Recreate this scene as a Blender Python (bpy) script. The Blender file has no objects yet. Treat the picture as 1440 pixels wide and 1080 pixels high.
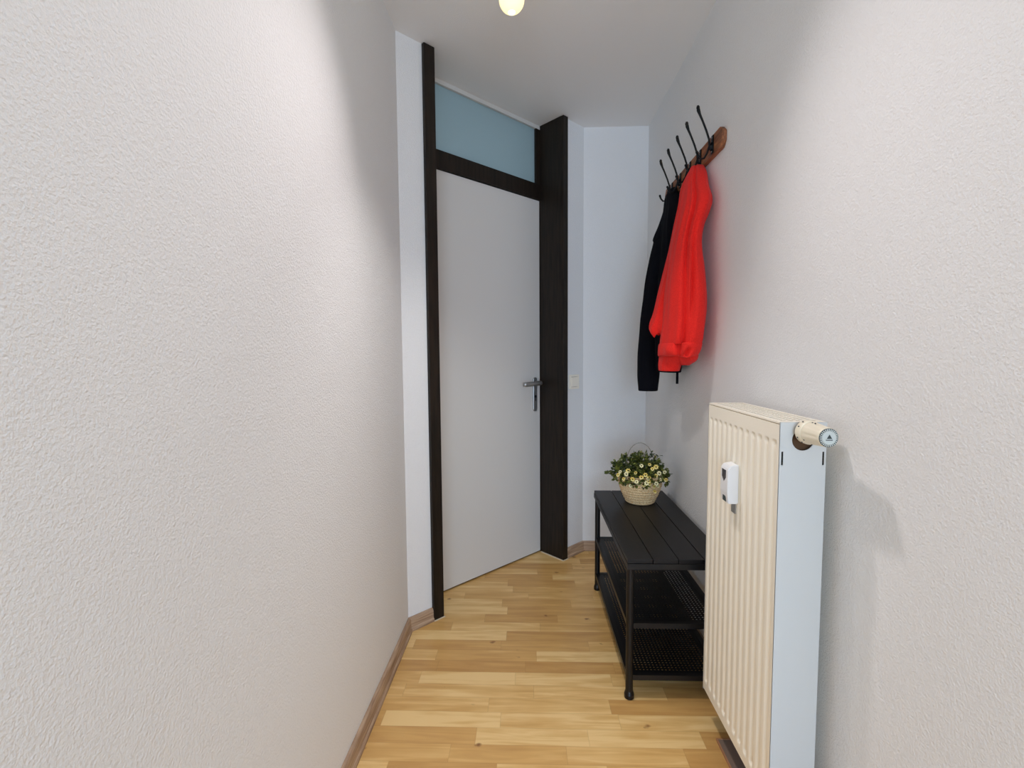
import bpy, bmesh, math, random
from mathutils import Vector, Matrix, noise
PI = math.pi
R = math.radians
C = bpy.context.scene.collection
sc = bpy.context.scene

# ------------------------------------------------------------------ camera, world, light, exposure
H = 2.415            # ceiling height
cam_d = bpy.data.cameras.new('camera')
cam_d.sensor_width = 36.0
cam_d.lens = 36.0 * 660.0 / 1440.0
cam_d.clip_start = 0.02
cam = bpy.data.objects.new('camera', cam_d)
C.objects.link(cam)
rot = Matrix.Rotation(R(1.9), 4, 'Z') @ Matrix.Rotation(R(90 - 3.8), 4, 'X') @ Matrix.Rotation(R(-0.4), 4, 'Z')
cam.matrix_world = Matrix.Translation((0, 0, 1.165)) @ rot
sc.camera = cam

w = bpy.data.worlds.new('world')
sc.world = w
w.use_nodes = True
w.node_tree.nodes['Background'].inputs[0].default_value = (0.72, 0.85, 1.0, 1)
w.node_tree.nodes['Background'].inputs[1].default_value = 0.3


def area(name, loc, rot, sx, sy, power, col):
    d = bpy.data.lights.new(name, 'AREA')
    d.shape = 'RECTANGLE'
    d.size = sx
    d.size_y = sy
    d.energy = power
    d.color = col
    o = bpy.data.objects.new(name, d)
    C.objects.link(o)
    o.location = loc
    o.rotation_euler = rot
    return o


# daylight of the wide window in the room behind the camera
area('daylight', (0.1, -4.60, 1.35), (R(90), 0, 0), 3.2, 1.8, 160.0, (0.56, 0.77, 1.05))
# daylight of the room behind the transom
area('daylight_next_room', (-0.95, 3.05, 1.95), (R(105), 0, R(225)), 0.5, 0.5, 6.5, (0.80, 0.92, 1.0))

LAMP = Vector((-0.046, 1.62, 2.322))   # centre of the bulb's globe
LAMP2 = Vector((-0.046, 1.31, 2.322))  # second head of the same lamp, above the picture


def head(name, loc, aim, size, power, col):
    d = bpy.data.lights.new(name, 'SPOT')
    d.energy = power
    d.color = col
    d.spot_size = R(size)
    d.spot_blend = 1.0
    d.shadow_soft_size = 0.05
    o = bpy.data.objects.new(name, d)
    C.objects.link(o)
    o.location = loc
    o.rotation_euler = Vector(aim).to_track_quat('-Z', 'Y').to_euler()


# reflector bulbs: one aims down the hallway towards the camera, the other at the floor before the door
head('lamp_light', LAMP + Vector((0, -0.045, -0.075)), (0.10, -1.05, -1.0), 113, 42.0, (1.0, 0.915, 0.915))
head('lamp_light_second', LAMP2 + Vector((0, 0.01, -0.075)), (0.0, 0.17, -1.0), 82, 39.0, (1.0, 0.97, 0.95))

sc.view_settings.view_transform = 'Standard'
sc.view_settings.look = 'None'
sc.view_settings.gamma = 1.0
sc.view_settings.use_curve_mapping = False
sc.view_settings.exposure = 0.06
sc.cycles.use_denoising = True
sc.cycles.max_bounces = 10
sc.cycles.diffuse_bounces = 6
sc.cycles.sample_clamp_indirect = 6.0


# ------------------------------------------------------------------ materials
def srgb(r, g, b):
    f = lambda c: (c / 255) / 12.92 if c / 255 <= 0.04045 else (((c / 255) + 0.055) / 1.055) ** 2.4
    return (f(r), f(g), f(b), 1)


def mat(name, col, rough=0.5, metal=0.0, **kw):
    m = bpy.data.materials.new(name)
    m.use_nodes = True
    b = m.node_tree.nodes['Principled BSDF']
    b.inputs['Base Color'].default_value = col
    b.inputs['Roughness'].default_value = rough
    b.inputs['Metallic'].default_value = metal
    for k, v in kw.items():
        b.inputs[k.replace('_', ' ')].default_value = v
    return m


def nd(m, t, **kw):
    n = m.node_tree.nodes.new(t)
    for k, v in kw.items():
        setattr(n, k, v)
    return n


def ln(m, a, b):
    m.node_tree.links.new(a, b)


def mth(m, op, a, b=None, c=None):
    n = nd(m, 'ShaderNodeMath', operation=op)
    for i, v in enumerate((a, b, c)):
        if v is None:
            continue
        if isinstance(v, (int, float)):
            n.inputs[i].default_value = v
        else:
            ln(m, v, n.inputs[i])
    return n.outputs[0]


def add_noise(m, scale=50, bump=0.1, dist=0.001, c1=None, c2=None, detail=4, stretch=(1, 1, 1), scale2=None, ramp=(0.35, 0.65)):
    """noise for bump and, with c1 and c2, for colour; object coordinates"""
    b = m.node_tree.nodes['Principled BSDF']
    tc = nd(m, 'ShaderNodeTexCoord')
    mp = nd(m, 'ShaderNodeMapping')
    mp.inputs['Scale'].default_value = stretch
    ln(m, tc.outputs['Object'], mp.inputs[0])
    n = nd(m, 'ShaderNodeTexNoise')
    n.inputs['Scale'].default_value = scale
    n.inputs['Detail'].default_value = detail
    ln(m, mp.outputs[0], n.inputs['Vector'])
    src = n.outputs[0]
    if scale2:
        n2 = nd(m, 'ShaderNodeTexNoise')
        n2.inputs['Scale'].default_value = scale2
        n2.inputs['Detail'].default_value = 2
        ln(m, mp.outputs[0], n2.inputs['Vector'])
        src = mth(m, 'ADD', src, mth(m, 'MULTIPLY', n2.outputs[0], 0.8))
    if bump:
        bp = nd(m, 'ShaderNodeBump')
        bp.inputs['Strength'].default_value = bump
        bp.inputs['Distance'].default_value = dist
        ln(m, src, bp.inputs['Height'])
        ln(m, bp.outputs[0], b.inputs['Normal'])
    if c1:
        cr = nd(m, 'ShaderNodeValToRGB')
        cr.color_ramp.elements[0].color = c1
        cr.color_ramp.elements[1].color = c2
        cr.color_ramp.elements[0].position = ramp[0]
        cr.color_ramp.elements[1].position = ramp[1]
        ln(m, n.outputs[0], cr.inputs[0])
        ln(m, cr.outputs[0], b.inputs['Base Color'])
    return m


M = {}
M['wall'] = mat('textured_wall_paint', srgb(236, 235, 234), 0.85)


def plaster(m, s=1.0):
    b = m.node_tree.nodes['Principled BSDF']
    tc = nd(m, 'ShaderNodeTexCoord')
    n1 = nd(m, 'ShaderNodeTexNoise')
    n1.inputs['Scale'].default_value = 230
    n1.inputs['Detail'].default_value = 2
    n1.inputs['Roughness'].default_value = 0.55
    n1.inputs['Distortion'].default_value = 0.0
    ln(m, tc.outputs['Object'], n1.inputs['Vector'])
    n3 = nd(m, 'ShaderNodeTexNoise')
    n3.inputs['Scale'].default_value = 14
    n3.inputs['Detail'].default_value = 3
    ln(m, tc.outputs['Object'], n3.inputs['Vector'])
    r = nd(m, 'ShaderNodeMapRange')
    r.inputs['From Min'].default_value = 0.30
    r.inputs['From Max'].default_value = 0.74
    ln(m, n1.outputs[0], r.inputs[0])
    h = mth(m, 'ADD', mth(m, 'MULTIPLY', r.outputs[0], 0.85), mth(m, 'MULTIPLY', n3.outputs[0], 0.8))
    bp = nd(m, 'ShaderNodeBump')
    bp.inputs['Strength'].default_value = 0.62 * s
    bp.inputs['Distance'].default_value = 0.0018
    ln(m, h, bp.inputs['Height'])
    ln(m, bp.outputs[0], b.inputs['Normal'])


plaster(M['wall'])
M['ceiling'] = mat('ceiling_paint', srgb(242, 242, 242), 0.9)
plaster(M['ceiling'], 0.25)
M['dark_wood'] = add_noise(mat('dark_stained_wood', srgb(40, 33, 27), 0.5, Specular_IOR_Level=0.25), 9, 0.12, 0.001,
                           srgb(26, 20, 15), srgb(40, 31, 23), 6, (9, 9, 0.7))
M['door'] = add_noise(mat('white_door_lacquer', srgb(222, 218, 212), 0.38), 30, 0.02, 0.0005)
M['strip'] = mat('white_transom_strip', srgb(215, 212, 206), 0.5)
M['steel'] = mat('brushed_steel', srgb(172, 172, 170), 0.42, 0.85)
M['dark_metal'] = add_noise(mat('black_iron', srgb(18, 18, 19), 0.45, 0.6), 120, 0.25, 0.0006)
M['black_paint'] = mat('black_powder_coat', srgb(11, 10, 11), 0.4, 0.2)
M['black_mesh'] = mat('black_perforated_steel', srgb(10, 10, 12), 0.45, 0.3)
M['bench_wood'] = add_noise(mat('black_bench_board', srgb(34, 30, 30), 0.42, Specular_IOR_Level=0.3), 16, 0.1, 0.0006,
                            srgb(16, 14, 15), srgb(24, 21, 21), 5, (12, 1, 12))
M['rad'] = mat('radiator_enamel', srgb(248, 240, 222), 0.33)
M['rad_shaded'] = mat('radiator_enamel_shaded', srgb(212, 214, 212), 0.35)  # same enamel, the cooler and dimmer light on the end painted into the colour
M['rad_in'] = mat('radiator_inside', srgb(150, 138, 120), 0.6)
M['valve'] = mat('valve_plastic', srgb(234, 224, 200), 0.4)
M['valve_end'] = mat('valve_cap_plastic', srgb(205, 212, 208), 0.4)
M['mark'] = mat('dark_grey_print', srgb(52, 62, 62), 0.5)
M['brown'] = mat('oxidised_brass', srgb(92, 66, 44), 0.5, 0.5)
M['ivory'] = mat('ivory_switch_plastic', srgb(250, 242, 226), 0.35)
M['white_plastic'] = mat('white_plastic', srgb(232, 232, 232), 0.35)
M['display'] = mat('grey_display', srgb(52, 46, 48), 0.2)
M['red'] = add_noise(mat('red_fleece', srgb(216, 22, 16), 0.9, 0, Sheen_Weight=0.03), 260, 0.35, 0.001,
                     srgb(226, 22, 12), srgb(240, 34, 20), 3, scale2=22)
M['red_seam'] = mat('red_seam', srgb(158, 10, 10), 0.9)
M['black_cloth'] = add_noise(mat('navy_black_cloth', srgb(8, 9, 16), 0.95, Specular_IOR_Level=0.15), 200, 0.3, 0.001)
M['rack_wood'] = add_noise(mat('rustic_rack_wood', srgb(140, 84, 50), 0.6), 12, 0.3, 0.001,
                           srgb(98, 56, 32), srgb(168, 106, 66), 6, (8, 1, 8))
M['leaf'] = add_noise(mat('dark_green_leaf', srgb(34, 54, 24), 0.5), 40, 0, 0, srgb(24, 44, 16), srgb(112, 118, 44), 2)
M['petal'] = add_noise(mat('pale_yellow_petal', srgb(232, 212, 110), 0.6), 60, 0, 0, srgb(226, 190, 70), srgb(240, 226, 150), 1)
M['petal2'] = mat('cream_petal', srgb(238, 230, 178), 0.6)
M['flower_eye'] = mat('flower_eye', srgb(96, 74, 16), 0.7)
M['stem'] = mat('green_stem', srgb(52, 70, 30), 0.6)
M['soil'] = mat('soil', srgb(40, 30, 22), 1)
M['rope'] = add_noise(mat('natural_rope', srgb(206, 178, 138), 0.85), 260, 0.6, 0.0015,
                      srgb(214, 158, 98), srgb(255, 230, 180), 3, (1, 1, 1.6), ramp=(0.36, 0.6))
M['wire'] = mat('grey_wire', srgb(150, 146, 138), 0.4, 0.5)
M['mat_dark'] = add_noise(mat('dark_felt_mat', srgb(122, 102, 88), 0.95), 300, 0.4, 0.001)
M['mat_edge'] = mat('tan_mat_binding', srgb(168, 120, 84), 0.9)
M['caulk'] = mat('cream_caulk', srgb(220, 205, 180), 0.6)
M['lamp_metal'] = mat('lamp_metal', srgb(190, 188, 184), 0.3, 0.8)
M['gap_shade'] = mat('dark_gap_shade', srgb(20, 18, 17), 0.9)  # near-black colour painted in place of the shade inside gaps and holes

# baseboard laminate
M['base'] = add_noise(mat('light_oak_laminate', srgb(176, 146, 118), 0.5), 7, 0.1, 0.0006,
                      srgb(150, 120, 96), srgb(192, 164, 136), 7, (1.2, 1.2, 22))

# frosted transom glass
m = bpy.data.materials.new('frosted_glass')
m.use_nodes = True
nt = m.node_tree
nt.nodes.remove(nt.nodes['Principled BSDF'])
tr = nd(m, 'ShaderNodeBsdfTranslucent')
tr.inputs[0].default_value = srgb(190, 206, 210)
df = nd(m, 'ShaderNodeBsdfDiffuse')
df.inputs[0].default_value = srgb(158, 170, 176)
gl = nd(m, 'ShaderNodeBsdfGlossy')
gl.inputs['Roughness'].default_value = 0.25
m1 = nd(m, 'ShaderNodeMixShader')
m1.inputs[0].default_value = 0.45
m2 = nd(m, 'ShaderNodeMixShader')
m2.inputs[0].default_value = 0.04
ln(m, tr.outputs[0], m1.inputs[1])
ln(m, df.outputs[0], m1.inputs[2])
ln(m, m1.outputs[0], m2.inputs[1])
ln(m, gl.outputs[0], m2.inputs[2])
ln(m, m2.outputs[0], nt.nodes['Material Output'].inputs[0])
M['frost'] = m

# window glass behind the camera, lit bulb glass
M['clear'] = mat('clear_glass', (0.9, 0.95, 1, 1), 0.05, 0, Transmission_Weight=1.0)
m = mat('lit_bulb_glass', srgb(255, 240, 190), 0.25)
b = m.node_tree.nodes['Principled BSDF']
b.inputs['Emission Color'].default_value = (1.0, 0.80, 0.42, 1)
b.inputs['Emission Strength'].default_value = 1.1
M['bulb'] = m
m = mat('lit_filament', srgb(255, 240, 200), 0.3)
b = m.node_tree.nodes['Principled BSDF']
b.inputs['Emission Color'].default_value = (1.0, 0.92, 0.7, 1)
b.inputs['Emission Strength'].default_value = 3
M['filament'] = m


# floor: three strip parquet, strips run across the hallway
def floor_mat():
    m = mat('parquet', srgb(200, 158, 104), 0.36)
    b = m.node_tree.nodes['Principled BSDF']
    tc = nd(m, 'ShaderNodeTexCoord')
    sp = nd(m, 'ShaderNodeSeparateXYZ')
    ln(m, tc.outputs['Object'], sp.inputs[0])
    X, Y = sp.outputs[0], sp.outputs[1]
    yr = mth(m, 'DIVIDE', mth(m, 'SUBTRACT', Y, 1.385), 0.0636)
    row = mth(m, 'FLOOR', yr)
    wn = nd(m, 'ShaderNodeTexWhiteNoise', noise_dimensions='1D')
    ln(m, row, wn.inputs['W'])
    wn2 = nd(m, 'ShaderNodeTexWhiteNoise', noise_dimensions='1D')
    ln(m, mth(m, 'ADD', row, 77.3), wn2.inputs['W'])
    length = mth(m, 'ADD', mth(m, 'MULTIPLY', wn2.outputs[0], 0.16), 0.30)
    xr = mth(m, 'ADD', mth(m, 'DIVIDE', X, length), mth(m, 'MULTIPLY', wn.outputs[0], 9.0))
    col = mth(m, 'FLOOR', xr)
    cx = nd(m, 'ShaderNodeCombineXYZ')
    ln(m, row, cx.inputs[0])
    ln(m, col, cx.inputs[1])
    wc = nd(m, 'ShaderNodeTexWhiteNoise', noise_dimensions='3D')
    ln(m, cx.outputs[0], wc.inputs['Vector'])
    cell = wc.outputs[0]
    # grain, different on every strip
    gv = nd(m, 'ShaderNodeCombineXYZ')
    ln(m, mth(m, 'MULTIPLY', X, 2.2), gv.inputs[0])
    ln(m, mth(m, 'MULTIPLY', Y, 26.0), gv.inputs[1])
    ln(m, mth(m, 'MULTIPLY', cell, 37.0), gv.inputs[2])
    gn = nd(m, 'ShaderNodeTexNoise')
    gn.inputs['Scale'].default_value = 1.5
    gn.inputs['Detail'].default_value = 6
    gn.inputs['Distortion'].default_value = 0.9
    ln(m, gv.outputs[0], gn.inputs['Vector'])
    # soft figure
    g2 = nd(m, 'ShaderNodeCombineXYZ')
    ln(m, mth(m, 'MULTIPLY', X, 5.0), g2.inputs[0])
    ln(m, mth(m, 'MULTIPLY', Y, 16.0), g2.inputs[1])
    ln(m, mth(m, 'MULTIPLY', cell, 11.0), g2.inputs[2])
    fn = nd(m, 'ShaderNodeTexNoise')
    fn.inputs['Scale'].default_value = 1.3
    ln(m, g2.outputs[0], fn.inputs['Vector'])
    t = mth(m, 'ADD', mth(m, 'MULTIPLY', cell, 0.50),
            mth(m, 'ADD', mth(m, 'MULTIPLY', gn.outputs[0], 0.72), mth(m, 'MULTIPLY', fn.outputs[0], 0.34)))
    cr = nd(m, 'ShaderNodeValToRGB')
    e = cr.color_ramp.elements
    e[0].position = 0.34
    e[0].color = srgb(186, 138, 78)
    e[1].position = 1.0
    e[1].color = srgb(236, 200, 138)
    for p, c in ((0.56, srgb(200, 153, 90)), (0.74, srgb(212, 167, 101)), (0.88, srgb(224, 183, 118))):
        x = e.new(p)
        x.color = c
    ln(m, t, cr.inputs[0])
    # knots
    kv = nd(m, 'ShaderNodeCombineXYZ')
    ln(m, mth(m, 'MULTIPLY', X, 0.7), kv.inputs[0])
    ln(m, Y, kv.inputs[1])
    vo = nd(m, 'ShaderNodeTexVoronoi')
    vo.inputs['Scale'].default_value = 13
    nz = nd(m, 'ShaderNodeTexNoise')
    nz.inputs['Scale'].default_value = 60
    ln(m, kv.outputs[0], nz.inputs['Vector'])
    mixv = nd(m, 'ShaderNodeVectorMath', operation='MULTIPLY_ADD')
    mixv.inputs[1].default_value = (0.022, 0.016, 0)
    ln(m, nz.outputs['Color'], mixv.inputs[0])
    ln(m, kv.outputs[0], mixv.inputs[2])
    ln(m, mixv.outputs[0], vo.inputs['Vector'])
    kr = nd(m, 'ShaderNodeMapRange')
    kr.inputs['From Min'].default_value = 0.05
    kr.inputs['From Max'].default_value = 0.13
    kr.inputs['To Min'].default_value = 1
    kr.inputs['To Max'].default_value = 0
    ln(m, vo.outputs['Distance'], kr.inputs[0])
    pick = mth(m, 'GREATER_THAN', nd_sep(m, vo.outputs['Color']), 0.42)
    kf = mth(m, 'MULTIPLY', mth(m, 'MULTIPLY', kr.outputs[0], pick), 0.85)
    mx = nd(m, 'ShaderNodeMixRGB')
    mx.inputs[2].default_value = srgb(116, 68, 32)
    ln(m, kf, mx.inputs[0])
    ln(m, cr.outputs[0], mx.inputs[1])
    # joints
    fy = mth(m, 'SUBTRACT', yr, row)
    ey = mth(m, 'MINIMUM', fy, mth(m, 'SUBTRACT', 1.0, fy))
    fx = mth(m, 'SUBTRACT', xr, col)
    ex = mth(m, 'MULTIPLY', mth(m, 'MINIMUM', fx, mth(m, 'SUBTRACT', 1.0, fx)), 5.5)
    ed = mth(m, 'MINIMUM', ey, ex)
    jr = nd(m, 'ShaderNodeMapRange')
    jr.inputs['From Min'].default_value = 0.0
    jr.inputs['From Max'].default_value = 0.022
    jr.inputs['To Min'].default_value = 0.25
    jr.inputs['To Max'].default_value = 0
    ln(m, ed, jr.inputs[0])
    mj = nd(m, 'ShaderNodeMixRGB')
    mj.inputs[2].default_value = srgb(120, 76, 38)
    ln(m, jr.outputs[0], mj.inputs[0])
    ln(m, mx.outputs[0], mj.inputs[1])
    ln(m, mj.outputs[0], b.inputs['Base Color'])
    return m


def nd_sep(m, c):
    s = nd(m, 'ShaderNodeSeparateColor')
    ln(m, c, s.inputs[0])
    return s.outputs[0]


M['floor'] = floor_mat()


# ------------------------------------------------------------------ mesh helpers
def link(name, me, m, parent=None, loc=None, rotz=None, smooth=False):
    if m is not None:
        me.materials.append(m)
    if smooth:
        for p in me.polygons:
            p.use_smooth = True
    o = bpy.data.objects.new(name, me)
    C.objects.link(o)
    if parent:
        o.parent = parent
    if loc:
        o.location = loc
    if rotz is not None:
        o.rotation_euler = (0, 0, rotz)
    return o


def obj(name, bm, m, parent=None, loc=None, rotz=None, smooth=False):
    me = bpy.data.meshes.new(name)
    bmesh.ops.recalc_face_normals(bm, faces=bm.faces)
    bm.to_mesh(me)
    bm.free()
    return link(name, me, m, parent, loc, rotz, smooth)


def pyobj(name, vs, fs, m, parent=None, smooth=False, loc=None):
    me = bpy.data.meshes.new(name)
    me.from_pydata([tuple(v) for v in vs], [], fs)
    me.update()
    return link(name, me, m, parent, loc, None, smooth)


def thing(name, label, cat, loc=(0, 0, 0), rotz=0, group=None):
    o = bpy.data.objects.new(name, None)
    C.objects.link(o)
    o.empty_display_size = 0.05
    o.location = loc
    o.rotation_euler = (0, 0, rotz)
    o['label'] = label
    o['category'] = cat
    if group:
        o['group'] = group
    return o


def tag(o, label, cat, group=None):
    o['label'] = label
    o['category'] = cat
    if group:
        o['group'] = group
    return o


def struct(o):
    o['kind'] = 'structure'
    return o


def box(bm, x0, x1, y0, y1, z0, z1, bev=0.0):
    g = bmesh.ops.create_cube(bm, size=1)
    vs = g['verts']
    for v in vs:
        v.co = Vector((x0 + (v.co.x + .5) * (x1 - x0), y0 + (v.co.y + .5) * (y1 - y0), z0 + (v.co.z + .5) * (z1 - z0)))
    if bev:
        es = list({e for v in vs for e in v.link_edges})
        bmesh.ops.bevel(bm, geom=es, offset=bev, segments=2, affect='EDGES', profile=0.5)
    return bm


def bx(*a, **k):
    return box(bmesh.new(), *a, **k)


def prism(pts, z0, z1):
    bm = bmesh.new()
    lo_ = [bm.verts.new((x, y, z0)) for x, y in pts]
    hi_ = [bm.verts.new((x, y, z1)) for x, y in pts]
    n = len(pts)
    bm.faces.new(lo_[::-1])
    bm.faces.new(hi_)
    for i in range(n):
        bm.faces.new((lo_[i], lo_[(i + 1) % n], hi_[(i + 1) % n], hi_[i]))
    return bm


def tube(bm, pts, rad, seg=10, cap=True):
    """tube along a polyline; rad is a number or one per point"""
    pts = [Vector(p) for p in pts]
    n = len(pts)
    rr = rad if isinstance(rad, (list, tuple)) else [rad] * n
    up = None
    rings = []
    for i in range(n):
        t = (pts[min(i + 1, n - 1)] - pts[max(i - 1, 0)]).normalized()
        if up is None:
            up = Vector((0, 0, 1)) if abs(t.z) < 0.9 else Vector((1, 0, 0))
        a = (up - t * up.dot(t)).normalized()
        up = a
        b_ = t.cross(a)
        rings.append([bm.verts.new(pts[i] + (a * math.cos(2 * PI * k / seg) + b_ * math.sin(2 * PI * k / seg)) * rr[i]) for k in range(seg)])
    for i in range(n - 1):
        for k in range(seg):
            bm.faces.new((rings[i][k], rings[i][(k + 1) % seg], rings[i + 1][(k + 1) % seg], rings[i + 1][k]))
    if cap:
        bm.faces.new(rings[0][::-1])
        bm.faces.new(rings[-1])
    return bm


def lathe(bm, prof, seg=32, axis='Z', o=(0, 0, 0), cap=True):
    """prof: (radius, height) pairs"""
    o = Vector(o)
    rings = []
    for r, z in prof:
        ring = []
        for k in range(seg):
            c, s = math.cos(2 * PI * k / seg) * r, math.sin(2 * PI * k / seg) * r
            p = Vector((c, s, z)) if axis == 'Z' else (Vector((c, z, s)) if axis == 'Y' else Vector((z, c, s)))
            ring.append(bm.verts.new(o + p))
        rings.append(ring)
    for i in range(len(rings) - 1):
        for k in range(seg):
            bm.faces.new((rings[i][k], rings[i][(k + 1) % seg], rings[i + 1][(k + 1) % seg], rings[i + 1][k]))
    if cap:
        bm.faces.new(rings[0][::-1])
        bm.faces.new(rings[-1])
    return bm


def sphere(bm, c, r, sc_=(1, 1, 1), seg=12):
    g = bmesh.ops.create_uvsphere(bm, u_segments=seg, v_segments=max(6, seg // 2 + 2), radius=r)
    for v in g['verts']:
        v.co = Vector((v.co.x * sc_[0], v.co.y * sc_[1], v.co.z * sc_[2])) + Vector(c)
    return bm


# ------------------------------------------------------------------ room shell
XL, XR, YB = -0.506, 0.68, 2.715      # left wall, right wall, end wall
OW = -2.395                           # door wall plane: x - y
P0 = Vector((OW / 2, -OW / 2, 0))     # local frame of the diagonal wall: x along it, y into it


def dg(s, y):
    return (P0.x + (s - y) * 0.70710678, P0.y + (s + y) * 0.70710678)


YO = -0.05                            # the hallway opens into a wide room behind the camera
sA = (XL - P0.x) * 1.41421356         # corner with left wall
sB = (YB - P0.y) * 1.41421356         # corner with end wall
struct(obj('floor', bx(-2.6, 2.8, -4.9, 4.0, -0.08, 0), M['floor']))
struct(obj('ceiling', bx(-2.6, 2.8, -4.9, 4.0, H, H + 0.1), M['ceiling']))
struct(obj('wall_left', prism([(XL, YO), dg(sA, 0), (XL - 0.1, dg(sA, 0)[1] + 0.04), (XL - 0.1, YO)], 0, H), M['wall']))
struct(obj('wall_right', bx(XR, XR + 0.1, YO, YB + 0.1, 0, H), M['wall']))
struct(obj('wall_end', prism([dg(sB, 0), (XR, YB), (XR, YB + 0.1), (dg(sB, 0)[0] + 0.04, YB + 0.1)], 0, H), M['wall']))
bm = prism([dg(sA, 0), dg(1.12, 0), dg(1.12, 0.2), (XL - 0.1, dg(sA, 0)[1] + 0.04)], 0, H)
o = prism([dg(1.975, 0), dg(sB, 0), (dg(sB, 0)[0] + 0.04, YB + 0.1), dg(1.975, 0.2)], 0, H)
tmp = bpy.data.meshes.new('tmp')
o.to_mesh(tmp)
o.free()
bm.from_mesh(tmp)
struct(obj('wall_door', bm, M['wall']))

# the wide room behind the camera with the window that lets the daylight in
struct(obj('wall_room_left', bx(-2.6, -2.5, -4.8, YO, 0, H), M['wall']))
struct(obj('wall_room_right', bx(2.7, 2.8, -4.8, YO, 0, H), M['wall']))
struct(obj('wall_room_front_left', bx(-2.6, XL - 0.1001, YO, YO + 0.1, 0, H), M['wall']))
struct(obj('wall_room_front_right', bx(XR + 0.1001, 2.8, YO, YO + 0.1, 0, H), M['wall']))
bm = bmesh.new()
box(bm, -2.6, -1.6, -4.9, -4.8, 0, H)
box(bm, 1.8, 2.8, -4.9, -4.8, 0, H)
box(bm, -1.6, 1.8, -4.9, -4.8, 2.3, H)
box(bm, -1.6, 1.8, -4.9, -4.8, 0, 0.4)
struct(obj('wall_rear', bm, M['wall']))
bm = bmesh.new()
for a in ((-1.6, -1.53, 0.4, 2.3), (1.73, 1.8, 0.4, 2.3), (0.065, 0.135, 0.47, 2.23), (-1.53, 1.73, 0.4, 0.47), (-1.53, 1.73, 2.23, 2.3)):
    box(bm, a[0], a[1], -4.88, -4.82, a[2], a[3])
wf = struct(obj('window_1', bm, M['white_plastic']))
obj('pane', bx(-1.53, 1.73, -4.855, -4.845, 0.47, 2.23), M['clear'], wf)

# room behind the transom
bm = bmesh.new()
for a in ((0.8, 0.9, 0.2, 1.3), (2.2, 2.3, 0.2, 1.3), (0.8, 2.3, 1.3, 1.4)):
    q = prism([dg(a[0], a[2]), dg(a[1], a[2]), dg(a[1], a[3]), dg(a[0], a[3])], 0, H)
    t2 = bpy.data.meshes.new('tmp')
    q.to_mesh(t2)
    q.free()
    bm.from_mesh(t2)
struct(obj('wall_next_room', bm, M['wall']))


# baseboards: profile (depth, height) swept along a wall line
def baseboard(name, p, q, nrm, m0=0.0, m1=0.0):
    """p to q along the wall foot, nrm towards the room, m0/m1 mitre factor at each end"""
    prof = [(0, 0), (0.019, 0), (0.019, 0.010), (0.0135, 0.016), (0.0125, 0.046), (0.009, 0.054), (0.004, 0.056), (0, 0.056)]
    p, q, nrm = Vector((*p, 0)), Vector((*q, 0)), Vector((*nrm, 0)).normalized()
    t = (q - p).normalized()
    bm = bmesh.new()
    A = [bm.verts.new(p + nrm * (d_ + 0.0003) + t * d_ * m0 + Vector((0, 0, z + 0.0005))) for d_, z in prof]
    B = [bm.verts.new(q + nrm * (d_ + 0.0003) - t * d_ * m1 + Vector((0, 0, z + 0.0005))) for d_, z in prof]
    n = len(prof)
    bm.faces.new(A)
    bm.faces.new(B[::-1])
    for i in range(n):
        bm.faces.new((A[i], B[i], B[(i + 1) % n], A[(i + 1) % n]))
    return struct(obj(name, bm, M['base']))


k = 0.41421356
a = dg(sA, 0)
baseboard('baseboard_left', (XL, YO), a, (1, 0), 0, k)
v = (0.7071, -0.7071)
baseboard('baseboard_door', a, dg(1.0955, 0), v, k, 0)
baseboard('baseboard_door_right', dg(1.992, 0), dg(sB, 0), v, 0, k)
baseboard('baseboard_end', dg(sB, 0), (XR, YB), (0, -1), k, 1)
baseboard('baseboard_right', (XR, YB), (XR, YO), (-1, 0), 1, 0)

# ------------------------------------------------------------------ door with dark frame and transom
door = bpy.data.objects.new('door_1', None)
C.objects.link(door)
door.location = P0
door.rotation_euler = (0, 0, R(45))
struct(door)
door['label'] = 'flush white interior door set at an angle in a dark wood frame'
HJ = H - 0.001
for x0, x1, wx0, wx1 in ((1.095, 1.147, 1.1205, 1.147), (1.953, 1.990, 1.953, 1.9745)):
    bm = bmesh.new()
    box(bm, x0, x1, -0.018, -0.0005, 0.001, HJ, 0.002)
    box(bm, wx0, wx1, -0.0005, 0.199, 0.001, HJ)
    obj('door_jamb', bm, M['dark_wood'], door)
# stop bead next to the right hand glass, rail over the leaf
obj('transom_stile', bx(1.922, 1.9525, 0.154, 0.195, 2.0955, 2.394), M['dark_wood'], door)
bm = bmesh.new()
box(bm, 1.1475, 1.9525, 0.145, 0.197, 2.012, 2.095, 0.0015)
obj('transom_rail', bm, M['dark_wood'], door)
obj('transom_pane', bx(1.1475, 1.9215, 0.166, 0.172, 2.0955, 2.3935), M['frost'], door)
obj('transom_head', bx(1.1475, 1.9525, 0.154, 0.197, 2.3942, HJ), M['strip'], door)
bm = bx(1.153, 1.949, 0.156, 0.196, 0.009, 2.009, bev=0.0015)
obj('door_leaf', bm, M['door'], door)
bm = bmesh.new()
box(bm, 1.1475, 1.1525, 0.164, 0.196, 0.009, 2.0)
box(bm, 1.1475, 1.9525, 0.168, 0.196, 0.001, 0.0085)
obj('seal_or_gap_shade', bm, M['gap_shade'], door)  # dark strips stand in for the shade in the gaps beside and under the leaf
bm = bmesh.new()
box(bm, 1.0945, 1.150, -0.022, -0.0185, 0.0005, 0.004)
box(bm, 1.9475, 1.9525, -0.018, 0.150, 0.0005, 0.004)
box(bm, 1.950, 1.992, -0.022, -0.0185, 0.0005, 0.004)
obj('caulk_line', bm, M['caulk'], door)
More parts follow.
